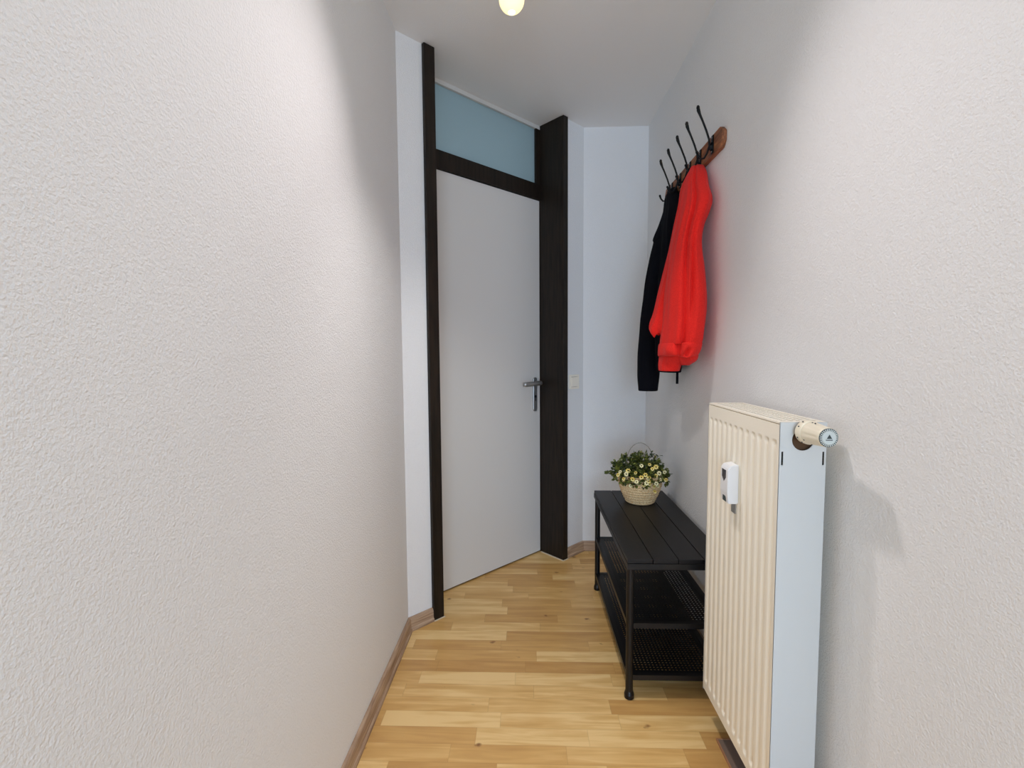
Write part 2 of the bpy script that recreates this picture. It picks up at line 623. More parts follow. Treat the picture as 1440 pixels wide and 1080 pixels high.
# handle
sx, hz = 1.905, 0.996
hd = bpy.data.objects.new('door_handle', None)
C.objects.link(hd)
hd.parent = door
hd.location = (sx, 0.156, hz)
bm = bmesh.new()
n = 12
pts = [(0.015 * math.cos(PI * i / n), 0.018 + 0.012 * math.sin(PI * i / n)) for i in range(n + 1)] + \
      [(-0.016 * math.cos(PI * i / n), -0.150 - 0.012 * math.sin(PI * i / n)) for i in range(n + 1)]
f0 = [bm.verts.new((x, -0.0003, z)) for x, z in pts]
f1 = [bm.verts.new((x, -0.006, z)) for x, z in pts]
f2 = [bm.verts.new((x * 0.85, -0.008, z)) for x, z in pts]
bm.faces.new(f0)
bm.faces.new(f2[::-1])
for A, B in ((f0, f1), (f1, f2)):
    for i in range(len(pts)):
        bm.faces.new((A[i], A[(i + 1) % len(pts)], B[(i + 1) % len(pts)], B[i]))
obj('backplate', bm, M['steel'], hd)
bm = bmesh.new()
tube(bm, [(0, -0.008, 0), (0, -0.042, 0), (-0.005, -0.053, 0), (-0.018, -0.059, 0), (-0.06, -0.060, -0.001), (-0.128, -0.057, -0.003), (-0.138, -0.050, -0.003)],
     [0.011, 0.011, 0.012, 0.013, 0.0125, 0.0125, 0.0115], 16)
obj('lever', bm, M['steel'], hd, smooth=True)
bm = bmesh.new()
tube(bm, [(0, -0.0082, -0.078), (0, -0.0095, -0.078)], 0.008, 14)
box(bm, -0.003, 0.003, -0.0095, -0.0085, -0.103, -0.082)
obj('keyhole', bm, M['gap_shade'], hd)

# light switch on the short piece of wall right of the door
lx, lz = 2.057, 1.000
ls = thing('light_switch', 'small square white light switch on the wall right of the door frame', 'light switch', (*dg(lx, 0), lz), R(45))
bm = bmesh.new()
for a in ((-0.040, -0.0285, -0.040, 0.040), (0.0285, 0.040, -0.040, 0.040), (-0.0285, 0.0285, 0.0285, 0.040), (-0.0285, 0.0285, -0.040, -0.0285)):
    box(bm, a[0], a[1], -0.0105, -0.0003, a[2], a[3])
obj('frame', bm, M['ivory'], ls)
obj('gap_shade_backing', bx(-0.0284, 0.0284, -0.003, -0.0003, -0.0284, 0.0284), M['display'], ls)  # dark colour paints the shadow gap between rocker and frame
obj('rocker', bx(-0.0268, 0.0268, -0.0135, -0.0032, -0.0268, 0.0268, bev=0.0015), M['ivory'], ls)

# ------------------------------------------------------------------ ceiling lamp
lp = thing('ceiling_lamp', 'ceiling lamp with lit round yellowish bulb at the top edge', 'lamp', (LAMP.x, (LAMP.y + LAMP2.y) / 2, H))
dz = LAMP.z - H
bm = lathe(bmesh.new(), [(0.001, -0.0005), (0.055, -0.0005), (0.057, -0.006), (0.052, -0.020), (0.012, -0.022), (0.001, -0.022)])
obj('canopy', bm, M['lamp_metal'], lp, smooth=True)
bm = tube(bmesh.new(), [(0, -0.19, -0.016), (0, 0.19, -0.016)], 0.009, 16)
obj('bar', bm, M['lamp_metal'], lp, smooth=True)
for hy in (LAMP.y - lp.location.y, LAMP2.y - lp.location.y):
    bm = lathe(bmesh.new(), [(0.001, -0.022), (0.019, -0.023), (0.021, -0.026), (0.021, -0.050), (0.016, -0.054), (0.001, -0.054)], 32, 'Z', (0, hy, 0))
    so = obj('socket', bm, M['lamp_metal'], lp, smooth=True)
    prof = [(0.001, -0.050), (0.015, -0.0505), (0.019, dz + 0.039), (0.028, dz + 0.031)]
    for i in range(1, 14):
        t = R(40) - R(130) * i / 13
        prof.append((max(0.0006, 0.042 * math.cos(t)), dz + 0.042 * math.sin(t)))
    bm = lathe(bmesh.new(), prof, 36, 'Z', (0, hy, 0))
    bu = obj('bulb', bm, M['bulb'], lp, smooth=True)
    bm = sphere(bmesh.new(), (0, hy, dz - 0.0405), 0.012, (1, 1, 0.25))
    obj('glow_spot', bm, M['filament'], bu, smooth=True)

# ------------------------------------------------------------------ radiator
RX0, RX1, RY0, RY1, RZ0, RZ1 = 0.550, 0.650, 1.035, 1.435, 0.103, 1.010
rad = thing('radiator', 'tall narrow cream ribbed panel radiator mounted on the right wall', 'radiator', (0.6, 1.235, RZ0))


def rl(bm):
    bmesh.ops.translate(bm, verts=bm.verts, vec=(-0.6, -1.235, -RZ0))
    return bm


# front panel: pressed sheet, twelve water channels
def panel(xf, sgn):
    nc, per = 12, 10
    ny, ylist = nc * per, []
    pitch = 0.0325
    y0 = (RY0 + RY1) / 2 - nc * pitch / 2
    ys = [RY0] + [y0 + pitch * i / per for i in range(ny + 1)] + [RY1]
    zs = [RZ0 + 0.005, RZ0 + 0.022]
    zs += [RZ0 + 0.022 + 0.0025 * i for i in range(1, 15)]
    zs += [RZ0 + 0.057 + (0.907 - 0.057 - 0.075) * i / 12 for i in range(1, 13)]
    zs += [RZ1 - 0.075 + 0.0025 * i for i in range(1, 17)] + [RZ1 - 0.022, RZ1 - 0.006]
    zs = sorted(set(round(z, 5) for z in zs))
    vs, fs = [], []
    for z in zs:
        for y in ys:
            u = ((y - y0) / pitch) % 1.0
            inn = 0 if y <= y0 + 1e-6 or y >= y0 + nc * pitch - 1e-6 else 1
            # groove between channels, in plan
            g = abs(u - 0.5) * 2           # 0 centre of the groove, 1 at the sides
            s = 1 - min(1, max(0, (g - 0.10) / 0.5))
            s = s * s * (3 - 2 * s)
            # grooves run out under the top edge and over the bottom edge
            zt = RZ1 - 0.042
            zb = RZ0 + 0.030
            f = min(1, max(0, (zt - z) / 0.005)) * min(1, max(0, (z - zb) / 0.009))
            f *= 1 + 0.9 * math.exp(-((zt - 0.008 - z) / 0.006) ** 2) + 0.8 * math.exp(-((z - zb - 0.012) / 0.008) ** 2)
            dep = 0.0046 * s * f * inn
            vs.append((xf + sgn * dep, y, z))
    W = len(ys)
    for i in range(len(zs) - 1):
        for j in range(W - 1):
            fs.append((i * W + j, i * W + j + 1, (i + 1) * W + j + 1, (i + 1) * W + j) if sgn < 0 else
                      (i * W + j, (i + 1) * W + j, (i + 1) * W + j + 1, i * W + j + 1))
    return vs, fs


vs, fs = panel(RX0, 1)
vs = [(x - 0.6, y - 1.235, z - RZ0) for x, y, z in vs]
fp = pyobj('front_panel', vs, fs, M['rad'], rad, True)
sm = fp.modifiers.new('thickness', 'SOLIDIFY')
sm.thickness = 0.010
sm.offset = -1
fp.modifiers.new('crease', 'EDGE_SPLIT').split_angle = R(45)
obj('back_panel', rl(bx(RX1 - 0.012, RX1 - 0.002, RY0 + 0.003, RY1 - 0.003, RZ0 + 0.005, RZ1 - 0.006)), M['rad'], rad)
bm = bmesh.new()
for i in range(24):
    y = RY0 + 0.02 + i * 0.0155
    box(bm, RX0 + 0.014, RX1 - 0.014, y, y + 0.0008, RZ0 + 0.03, RZ1 - 0.045)
obj('convector_fins', rl(bm), M['rad_in'], rad)
# end panels with two slots and, at the near end, the valve opening
for y0, y1 in ((RY0 - 0.0015, RY0), (RY1, RY1 + 0.0015)):
    near = y0 < 1.1
    bm = bmesh.new()
    # outline x,z grid with cut outs
    xs = [RX0 - 0.0005, 0.5545, 0.5585, 0.575, 0.625, 0.6425, 0.6465, RX1 + 0.0005]
    zs = [RZ0, 0.915, 0.945, 0.9455, 0.996, RZ1]
    P = {}

    def V(x, z, y):
        key = (round(x, 5), round(z, 5), y)
        if key not in P:
            P[key] = bm.verts.new((x, y, z))
        return P[key]
    for yy in (y0, y1):
        for i in range(len(xs) - 1):
            for j in range(len(zs) - 1):
                if j == 1 and i in (1, 5):
                    continue
                if near and j == 3 and i == 3:
                    continue
                bm.faces.new((V(xs[i], zs[j], yy), V(xs[i + 1], zs[j], yy), V(xs[i + 1], zs[j + 1], yy), V(xs[i], zs[j + 1], yy)))
    if near:
        cx, cz, r = 0.600, 0.97075, 0.0235
        for yy in (y0, y1):
            N = 32
            cir = [bm.verts.new((cx + r * math.cos(2 * PI * q / N), yy, cz + r * math.sin(2 * PI * q / N))) for q in range(N)]
            sq = []
            for q in range(N):
                t = 2 * PI * q / N
                cc, ss = math.cos(t), math.sin(t)
                f_ = 1 / max(abs(cc), abs(ss))
                sq.append(bm.verts.new((cx + 0.025 * cc * f_, yy, cz + 0.02525 * ss * f_)))
            for q in range(N):
                bm.faces.new((cir[q], cir[(q + 1) % N], sq[(q + 1) % N], sq[q]))
    box(bm, RX0 - 0.0005, RX0 + 0.0005, y0, y1, RZ0, RZ1)
    bmesh.ops.remove_doubles(bm, verts=bm.verts, dist=0.00005)
    sp = obj('side_panel', rl(bm), M['rad_shaded'], rad)
    if near:
        for x in (0.5546, 0.6426):
            obj('slot_shade', rl(bx(x, x + 0.0038, RY0 - 0.0005, RY0 - 0.0001, 0.9152, 0.9448)), M['gap_shade'], sp)  # dark filler painted as the shade inside the opening
obj('valve_recess', rl(bx(0.572, 0.628, RY0 + 0.006, RY0 + 0.012, 0.905, 1.0)), M['brown'], rad)
# top grille
bm = bmesh.new()
z0, z1 = RZ1 - 0.004, RZ1
box(bm, RX0 + 0.001, RX0 + 0.013, RY0, RY1, z0, z1)
box(bm, RX1 - 0.010, RX1 + 0.001, RY0, RY1, z0, z1)
box(bm, RX0 + 0.013, RX1 - 0.010, RY0, RY0 + 0.020, z0, z1)
box(bm, RX0 + 0.013, RX1 - 0.010, RY1 - 0.020, RY1, z0, z1)
gx0, gx1 = RX0 + 0.013, RX1 - 0.010
for i in range(1, 5):
    x = gx0 + (gx1 - gx0) * i / 5
    box(bm, x - 0.0028, x + 0.0028, RY0 + 0.02, RY1 - 0.02, z0, z1)
for i in range(1, 24):
    y = RY0 + 0.02 + 0.36 * i / 24
    box(bm, gx0, gx1, y - 0.0022, y + 0.0022, z0 + 0.0005, z1 - 0.0004)
obj('top_grille', rl(bm), M['rad'], rad)
obj('wall_bracket', rl(box(box(bmesh.new(), RX1, XR - 0.0005, 1.12, 1.145, 0.2, 0.95), RX1, XR - 0.0005, 1.33, 1.355, 0.2, 0.95)), M['rad_shaded'], rad)

# thermostat valve head
vh = thing('thermostatic_valve', 'round cream thermostat knob on the near end of the radiator', 'radiator valve', (0.601, RY0, 0.991))
bm = lathe(bmesh.new(), [(0.010, 0.010), (0.014, 0.004), (0.014, -0.006), (0.0205, -0.008), (0.0205, -0.012)], 28, 'Y')
obj('valve_nut', bm, M['brown'], vh, smooth=True)
bm = lathe(bmesh.new(), [(0.001, -0.009), (0.0235, -0.009), (0.0258, -0.013), (0.0258, -0.026), (0.0245, -0.030), (0.0238, -0.031)], 40, 'Y')
col_ = obj('collar', bm, M['valve'], vh, smooth=True)
# grip with flats
bm = bmesh.new()
N = 96
rings = []
for y, r in ((-0.030, 0.0236), (-0.034, 0.0238), (-0.045, 0.0230), (-0.060, 0.0215), (-0.075, 0.0203), (-0.083, 0.0198), (-0.0855, 0.0186)):
    ring = []
    for q in range(N):
        t = 2 * PI * q / N
        g = 0.5 + 0.5 * math.cos(8 * t)
        rr = r - (0.0015 * (g ** 3) if -0.08 < y < -0.036 else 0)
        ring.append(bm.verts.new((rr * math.cos(t), y, rr * math.sin(t))))
    rings.append(ring)
for i in range(len(rings) - 1):
    for q in range(N):
        bm.faces.new((rings[i][q], rings[i][(q + 1) % N], rings[i + 1][(q + 1) % N], rings[i + 1][q]))
bm.faces.new(rings[-1])
bm.faces.new(rings[0][::-1])
obj('grip', bm, M['valve'], vh, smooth=True)
bm = bmesh.new()
for q in range(28):   # toothed rim of the end cap
    t = 2 * PI * q / 28
    g = bmesh.ops.create_cube(bm, size=1)
    for vv in g['verts']:
        p = Vector((vv.co.x * 0.0042, vv.co.y * 0.003 - 0.0862, vv.co.z * 0.0018))
        p.x += 0.0160
        vv.co = Vector((p.x * math.cos(t) - p.z * math.sin(t), p.y, p.x * math.sin(t) + p.z * math.cos(t)))
obj('toothed_rim', bm, M['valve_end'], vh)
bm = lathe(bmesh.new(), [(0.0190, -0.0855), (0.0190, -0.0862), (0.0001, -0.0862)], 40, 'Y', cap=False)
obj('rim_gap', bm, M['mark'], vh)
bm = lathe(bmesh.new(), [(0.0138, -0.0855), (0.0138, -0.0878), (0.0130, -0.0884), (0.0001, -0.0884)], 40, 'Y', cap=False)
cap = obj('end_cap', bm, M['valve_end'], vh, smooth=False)
bm = bmesh.new()   # triangular emblem and the small line of lettering under it
for (p, h0, h1) in (([(-0.0052, -0.0016), (0.0052, -0.0016), (0, 0.0068)], -0.0884, -0.0890),):
    A = [bm.verts.new((x, h0, z)) for x, z in p]
    B = [bm.verts.new((x, h1, z)) for x, z in p]
    bm.faces.new(B)
    for i in range(3):
        bm.faces.new((A[i], A[(i + 1) % 3], B[(i + 1) % 3], B[i]))
for i in range(8):
    box(bm, -0.0068 + i * 0.0017, -0.0068 + i * 0.0017 + 0.0012, -0.0889, -0.0883, -0.0052, -0.0034)
obj('emblem', bm, M['mark'], vh)
for t, y in ((R(205), -0.020), (R(232), -0.024), (R(150), -0.021), (R(100), -0.038), (R(100), -0.048), (R(120), -0.020), (R(250), -0.045), (R(215), -0.036)):
    r = 0.0259 if y > -0.03 else 0.0232
    obj('scale_mark', sphere(bmesh.new(), (r * math.cos(t), y, r * math.sin(t)), 0.0016, (1, 1.3, 1), 8), M['mark'], col_)

# heat meter on the front panel
hm = thing('heat_meter', 'small white heat meter with dark display on the radiator front', 'meter', (RX0, 1.247, 0.765))
bm = bmesh.new()
pf = [(-0.0003, 0.0), (-0.0255, 0.0), (-0.0290, 0.03), (-0.0290, 0.09), (-0.022, 0.100), (-0.0003, 0.104)]
A = [bm.verts.new((x, -0.0225, z)) for x, z in pf]
B = [bm.verts.new((x, 0.0225, z)) for x, z in pf]
bm.faces.new(A)
bm.faces.new(B[::-1])
for i in range(len(pf)):
    bm.faces.new((A[i], B[i], B[(i + 1) % len(pf)], A[(i + 1) % len(pf)]))
bmesh.ops.bevel(bm, geom=[e for e in bm.edges], offset=0.0018, segments=2, affect='EDGES')
obj('casing', bm, M['white_plastic'], hm)
bm = bmesh.new()
pf = [(-0.012, 0.088), (0.012, 0.088), (0.012, 0.068), (0.0, 0.056), (-0.012, 0.068)]
A = [bm.verts.new((-0.0294, y, z)) for y, z in pf]
B = [bm.verts.new((-0.0285, y, z)) for y, z in pf]
bm.faces.new(A)
for i in range(5):
    bm.faces.new((A[i], A[(i + 1) % 5], B[(i + 1) % 5], B[i]))
obj('display', bm, M['display'], hm)
obj('seal_or_gap_shade', bx(-0.0276, -0.020, -0.010, 0.010, 0.003, 0.020, bev=0.001), M['mark'], hm)
obj('rib_shadow_strip', bx(-0.003, -0.0004, -0.012, 0.012, -0.030, 0.0), M['steel'], hm)  # grey strip stands in for a rib's shadow below the casing

# mat edge beside the radiator
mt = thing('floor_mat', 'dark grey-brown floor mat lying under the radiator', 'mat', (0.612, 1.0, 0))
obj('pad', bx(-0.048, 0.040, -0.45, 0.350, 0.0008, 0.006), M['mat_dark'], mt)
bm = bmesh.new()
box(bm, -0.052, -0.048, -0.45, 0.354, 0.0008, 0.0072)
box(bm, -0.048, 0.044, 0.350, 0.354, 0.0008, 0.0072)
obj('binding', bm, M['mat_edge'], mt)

# ------------------------------------------------------------------ shoe bench
BX0, BX1, BY0, BY1, BZ = 0.325, 0.660, 1.510, 2.290, 0.485
bench = thing('shoe_bench', 'black bench with slatted top and two perforated shelves along the right wall', 'bench', ((BX0 + BX1) / 2, (BY0 + BY1) / 2, 0))
bc = Vector(((BX0 + BX1) / 2, (BY0 + BY1) / 2, 0))


def bl(bm):
    bmesh.ops.translate(bm, verts=bm.verts, vec=-bc)
    return bm


wp = (BX1 - BX0) / 4
for i in range(4):
    bm = bx(BX0 + i * wp + 0.0012, BX0 + (i + 1) * wp - 0.0012, BY0 + 0.002, BY1 - 0.002, BZ - 0.014, BZ, bev=0.0012)
    obj('seat_board', bl(bm), M['bench_wood'], bench)
bm = bmesh.new()
for x0, x1, y0, y1 in ((BX0, BX1, BY0, BY0 + 0.02), (BX0, BX1, BY1 - 0.02, BY1), (BX0, BX0 + 0.02, BY0 + 0.02, BY1 - 0.02), (BX1 - 0.02, BX1, BY0 + 0.02, BY1 - 0.02)):
    box(bm, x0, x1, y0, y1, BZ - 0.034, BZ - 0.0145)
obj('seat_frame', bl(bm), M['black_paint'], bench)
for x in (BX0 + 0.013, BX1 - 0.013):
    for y in (BY0 + 0.015, BY1 - 0.04):
        bm = bmesh.new()
        tube(bm, [(x, y, 0.016), (x, y, BZ - 0.0345)], 0.0125, 20)
        leg = obj('leg', bl(bm), M['black_paint'], bench, smooth=False)
        bm = lathe(bmesh.new(), [(0.013, 0.0), (0.0165, 0.002), (0.0165, 0.014), (0.0135, 0.024), (0.0128, 0.026)], 20, 'Z', (x, y, 0.0006))
        ft = obj('foot', bl(bm), M['black_paint'], leg)


def perforated(z, x0, x1, y0, y1, name):
    """steel sheet with staggered oblong holes, real openings"""
    px_, py_ = 0.0125, 0.0125
    nx, ny = int((x1 - x0 - 0.02) / px_), int((y1 - y0 - 0.02) / py_)
    mx, my = (x1 - x0 - nx * px_) / 2, (y1 - y0 - ny * py_) / 2
    vs, fs, idx = [], [], {}

    def V(x, y):
        k_ = (round(x, 5), round(y, 5))
        if k_ not in idx:
            idx[k_] = len(vs)
            vs.append((x - bc.x, y - bc.y, z))
        return idx[k_]
    for i in range(nx):
        for j in range(ny):
            a0, b0 = x0 + mx + i * px_, y0 + my + j * py_
            a1, b1 = a0 + px_, b0 + py_
            cx, cy = (a0 + a1) / 2, (b0 + b1) / 2
            if (i + j) % 2:
                rx, ry = 0.0034, 0.0030
            else:
                rx, ry = 0.0030, 0.0034
            am, bm_ = cx, cy
            out = [V(a0, b0), V(am, b0), V(a1, b0), V(a1, bm_), V(a1, b1), V(am, b1), V(a0, b1), V(a0, bm_)]
            inn = []
            for (ux, uy) in ((-.7, -.7), (0, -1), (.7, -.7), (1, 0), (.7, .7), (0, 1), (-.7, .7), (-1, 0)):
                inn.append(len(vs))
                vs.append((cx + rx * ux - bc.x, cy + ry * uy - bc.y, z))
            for q in range(8):
                fs.append((out[q], out[(q + 1) % 8], inn[(q + 1) % 8], inn[q]))
    # solid margin
    xs_ = (x0, x0 + mx, x1 - mx, x1)
    ys_ = (y0, y0 + my, y1 - my, y1)
    base = len(vs)
    for yy in ys_:
        for xx in xs_:
            vs.append((xx - bc.x, yy - bc.y, z))
    for a_ in range(3):
        for b_ in range(3):
            if a_ == 1 and b_ == 1:
                continue
            q = base + b_ * 4 + a_
            fs.append((q, q + 1, q + 5, q + 4))
    o = pyobj(name, vs, fs, M['black_mesh'], bench)
    s_ = o.modifiers.new('sheet', 'SOLIDIFY')
    s_.thickness = 0.0012
    return o


for z in (0.262, 0.082):
    perforated(z, BX0 + 0.022, BX1 - 0.022, BY0 + 0.02, BY1 - 0.045, 'perforated_shelf')
    bm = bmesh.new()
    for x in (BX0 + 0.013, BX1 - 0.013):
        box(bm, x - 0.009, x + 0.009, BY0 + 0.015, BY1 - 0.04, z - 0.016, z + 0.002)
    for y in (BY0 + 0.015, BY1 - 0.04):
        box(bm, BX0 + 0.013, BX1 - 0.013, y - 0.007, y + 0.007, z - 0.016, z + 0.002)
    obj('shelf_frame', bl(bm), M['black_paint'], bench)

# ------------------------------------------------------------------ basket with flowers
random.seed(11)
BC = Vector((0.508, 2.115, BZ + 0.0006))
bk = thing('woven_basket', 'round natural woven basket with thin wire handle on the black bench', 'basket', BC)
rows = 11
hb = 0.131
prof = []


def rad_at(t):
    return 0.060 + 0.036 * math.sin(min(1, t * 1.15) * PI / 2)


bm = bmesh.new()
seg = 88
rings = []
nr = rows * 6
for i in range(nr + 1):
    t = i / nr
    ring = []
    for q in range(seg):
        a_ = 2 * PI * q / seg
        rowi = min(rows - 1, int(t * rows))
        bul = abs(math.sin(PI * t * rows))
        tw = 0.5 + 0.5 * math.cos(a_ * 22 + (PI if rowi % 2 else 0))
        r = rad_at(t) + 0.0038 * (bul ** 0.7) * (0.45 + 0.55 * tw)
        ring.append(bm.verts.new((r * math.cos(a_), r * math.sin(a_), hb * t + 0.001)))
    rings.append(ring)
inner = [[bm.verts.new(((rad_at(t) - 0.005) * math.cos(2 * PI * q / seg), (rad_at(t) - 0.005) * math.sin(2 * PI * q / seg), hb * t + 0.004)) for q in range(seg)] for t in (0.98, 0.6, 0.1)]
allr = rings + inner
for i in range(len(allr) - 1):
    for q in range(seg):
        bm.faces.new((allr[i][q], allr[i][(q + 1) % seg], allr[i + 1][(q + 1) % seg], allr[i + 1][q]))
bm.faces.new(rings[0][::-1])
bm.faces.new(inner[-1])
obj('body', bm, M['rope'], bk, smooth=True)
bm = bmesh.new()
pts = []
for i in range(25):
    t = PI * i / 24
    pts.append((0.062 * math.cos(t) * (1.0 + 0.10 * math.sin(t)), 0.0, 0.125 + 0.145 * math.sin(t) ** 0.85))
pts = [(0.088, 0, 0.095)] + [(0.080, 0, 0.118)] + pts[1:-1] + [(-0.080, 0, 0.118), (-0.088, 0, 0.095)]
tube(bm, pts, 0.0018, 8)
bmesh.ops.rotate(bm, verts=bm.verts, cent=(0, 0, 0), matrix=Matrix.Rotation(R(-12), 3, 'Z'))
obj('handle', bm, M['wire'], bk, smooth=True)

pl = thing('flowering_plant', 'bushy green plant with small yellow and cream flowers in the basket', 'plant', BC + Vector((-0.003, 0, 0.016)))
bm = lathe(bmesh.new(), [(0.055, 0.002), (0.078, 0.060), (0.082, 0.096), (0.0005, 0.100)], 30, cap=False)
obj('soil', bm, M['soil'], pl)
# stems and leaves on a dome
tips = []
bm = bmesh.new()
for i in range(125):
    a_ = random.uniform(0, 2 * PI)
    el = random.uniform(-0.32, 1.0)
    el_a = math.asin(max(-0.34, min(1, el)))
    rr = random.uniform(0.84, 1.08)
    p = Vector((0.124 * math.cos(el_a) * math.cos(a_) * rr, 0.118 * math.cos(el_a) * math.sin(a_) * rr, 0.118 + 0.085 * math.sin(el_a) * rr))
    tips.append(p)
    base = Vector((0.05 * math.cos(a_) * random.random(), 0.05 * math.sin(a_) * random.random(), 0.098))
    mid = (base + p) / 2 + Vector((0, 0, 0.02))
    tube(bm, [base, mid, p], 0.0009, 4)
# some tall tips that stick out
for p in ((-0.030, -0.02, 0.222), (0.052, -0.01, 0.214), (-0.128, -0.04, 0.135), (0.122, -0.03, 0.142), (-0.142, 0.0, 0.122), (0.085, 0.0, 0.195)):
    p = Vector(p)
    tips.append(p)
    tube(bm, [Vector((p.x * 0.3, p.y * 0.3, 0.1)), Vector((p.x * 0.75, p.y * 0.75, (p.z + 0.1) / 2 + 0.012)), p], 0.0010, 4)
obj('stems', bm, M['stem'], pl)
vs, fs = [], []


def leaf(p, d_, size):
    d_ = d_.normalized()
    side = d_.cross(Vector((random.uniform(-1, 1), random.uniform(-1, 1), random.uniform(0.2, 1)))).normalized()
    up = side.cross(d_).normalized()
    b_ = len(vs)
    for (l, w_, c) in ((0, 0, 0), (0.35, 0.30, 0.10), (0.35, -0.30, 0.10), (0.35, 0, 0.0), (0.75, 0.22, 0.05), (0.75, -0.22, 0.05), (0.75, 0, -0.03), (1.0, 0, -0.12)):
        vs.append(p + d_ * l * size + side * w_ * size + up * c * size)
    fs.extend([(b_, b_ + 3, b_ + 1), (b_, b_ + 2, b_ + 3), (b_ + 1, b_ + 3, b_ + 6, b_ + 4), (b_ + 3, b_ + 2, b_ + 5, b_ + 6), (b_ + 4, b_ + 6, b_ + 7), (b_ + 6, b_ + 5, b_ + 7)])


cen = Vector((0, 0, 0.10))
for p in tips:
    for q in range(9):
        out = (p - cen).normalized()
        d_ = out * 0.6 + Vector((random.uniform(-1, 1), random.uniform(-1, 1), random.uniform(-0.9, 0.8)))
        leaf(p * random.uniform(0.86, 1.0) + Vector((random.uniform(-.008, .008), random.uniform(-.008, .008), random.uniform(-.006, .002))), d_, random.uniform(0.013, 0.022))
for i in range(420):   # inner leaves
    a_ = random.uniform(0, 2 * PI)
    el_a = random.uniform(-0.1, PI / 2)
    rr = random.uniform(0.35, 0.85)
    p = Vector((0.125 * math.cos(el_a) * math.cos(a_) * rr, 0.115 * math.cos(el_a) * math.sin(a_) * rr, 0.110 + 0.082 * math.sin(el_a) * rr))
    leaf(p, Vector((random.uniform(-1, 1), random.uniform(-1, 1), random.uniform(-0.6, 1))), random.uniform(0.014, 0.022))
pyobj('foliage', vs, fs, M['leaf'], pl)


def flower(p, d_, size, m_):
    f_ = bpy.data.objects.new('flower', None)
    vs2, fs2 = [], []
    d_ = d_.normalized()
    a1 = d_.cross(Vector((0.3, 0.2, 1))).normalized()
    a2 = d_.cross(a1)
    np_ = 7
    for q in range(np_):
        t = 2 * PI * q / np_
        rdir = a1 * math.cos(t) + a2 * math.sin(t)
        sd = a2 * math.cos(t) - a1 * math.sin(t)
        b_ = len(vs2)
        for l, w_, c in ((0.18, 0.10, 0), (0.18, -0.10, 0), (0.65, 0.30, 0.10), (0.65, -0.30, 0.10), (1.0, 0.16, 0.04), (1.0, -0.16, 0.04)):
            vs2.append(rdir * l * size + sd * w_ * size + d_ * c * size)
        fs2 += [(b_, b_ + 1, b_ + 3, b_ + 2), (b_ + 2, b_ + 3, b_ + 5, b_ + 4)]
    me = bpy.data.meshes.new('flower')
    me.from_pydata([tuple(x) for x in vs2], [], fs2)
    me.materials.append(m_)
    fo = bpy.data.objects.new('flower', me)
    C.objects.link(fo)
    fo.parent = pl
    fo.location = p
    bm2 = sphere(bmesh.new(), (0, 0, 0), size * 0.32, (1, 1, 1), 8)
    for v_ in bm2.verts:
        v_.co = v_.co - d_ * v_.co.dot(d_) * 0.5 + d_ * size * 0.04
    obj('flower_eye', bm2, M['flower_eye'], fo)
    bpy.data.objects.remove(f_)


# places of the flowers on the front of the dome (metres)
spots = [(-.088, .114), (-.070, .150), (-.108, .126), (-.055, .118), (-.078, .136), (-.040, .108), (-.042, .145), (-.020, .128), (-.003, .138), (.012, .128),
         (.010, .112), (.001, .104), (-.008, .092), (.014, .098), (.042, .134), (.043, .100), (.063, .116), (.036, .084), (.040, .062), (.058, .142),
         (.090, .110), (.086, .142), (-.014, .172), (.022, .176), (.048, .166), (-.060, .085), (.006, .122), (.052, .086), (-.100, .140), (.030, .160)]
for i, (fx, fz) in enumerate(spots):
    q = 1 - (fx / 0.134) ** 2 - (max(0, fz - 0.112) / 0.092) ** 2
    yy = -0.120 * math.sqrt(max(0.04, q)) - 0.006
    if fz < 0.1:
        yy = -math.sqrt(max(0, 0.113 ** 2 - fx ** 2)) - 0.004
    p = Vector((fx * 1.02, yy, fz))
    flower(p, Vector((fx * 2.5 + random.uniform(-0.25, 0.25), -0.35, random.uniform(-0.05, 0.4))), random.uniform(0.0075, 0.0108), M['petal'] if random.random() < 0.6 else M['petal2'])
for i in range(12):
    a_ = random.uniform(0.2, PI - 0.2)
    e_ = random.uniform(0.1, 1.2)
    p = Vector((0.136 * math.cos(a_) * math.cos(e_), 0.122 * math.sin(a_) * math.cos(e_), 0.118 + 0.09 * math.sin(e_)))
    flower(p, p - cen, 0.010, M['petal'])

# ------------------------------------------------------------------ coat rack
RKY0, RKY1 = 1.665, 2.330
rack = thing('coat_rack', 'brown wooden coat rack board with five black iron hooks on the right wall', 'coat rack', (XR, (RKY0 + RKY1) / 2, 1.90))
rc = Vector((XR, (RKY0 + RKY1) / 2, 1.90))


def rkl(bm):
    bmesh.ops.translate(bm, verts=bm.verts, vec=-rc)
    return bm


zb0, zb1 = 1.862, 1.934
pts = [(RKY0 + 0.018, zb0), (RKY1 - 0.018, zb0), (RKY1, (zb0 + zb1) / 2 - 0.012), (RKY1, (zb0 + zb1) / 2 + 0.012), (RKY1 - 0.018, zb1), (RKY0 + 0.022, zb1), (RKY0, zb1 - 0.020), (RKY0, zb0 + 0.020)]
bm = bmesh.new()
A = [bm.verts.new((XR - 0.0004, y, z)) for y, z in pts]
B = [bm.verts.new((XR - 0.017, y, z)) for y, z in pts]
bm.faces.new(A)
bm.faces.new(B[::-1])
for i in range(len(pts)):
    bm.faces.new((A[i], A[(i + 1) % len(pts)], B[(i + 1) % len(pts)], B[i]))
bmesh.ops.bevel(bm, geom=list(bm.edges), offset=0.0015, segments=1, affect='EDGES')
obj('board', rkl(bm), M['rack_wood'], rack)
xb = XR - 0.017
HY = (1.745, 1.863, 1.976, 2.098, 2.212)
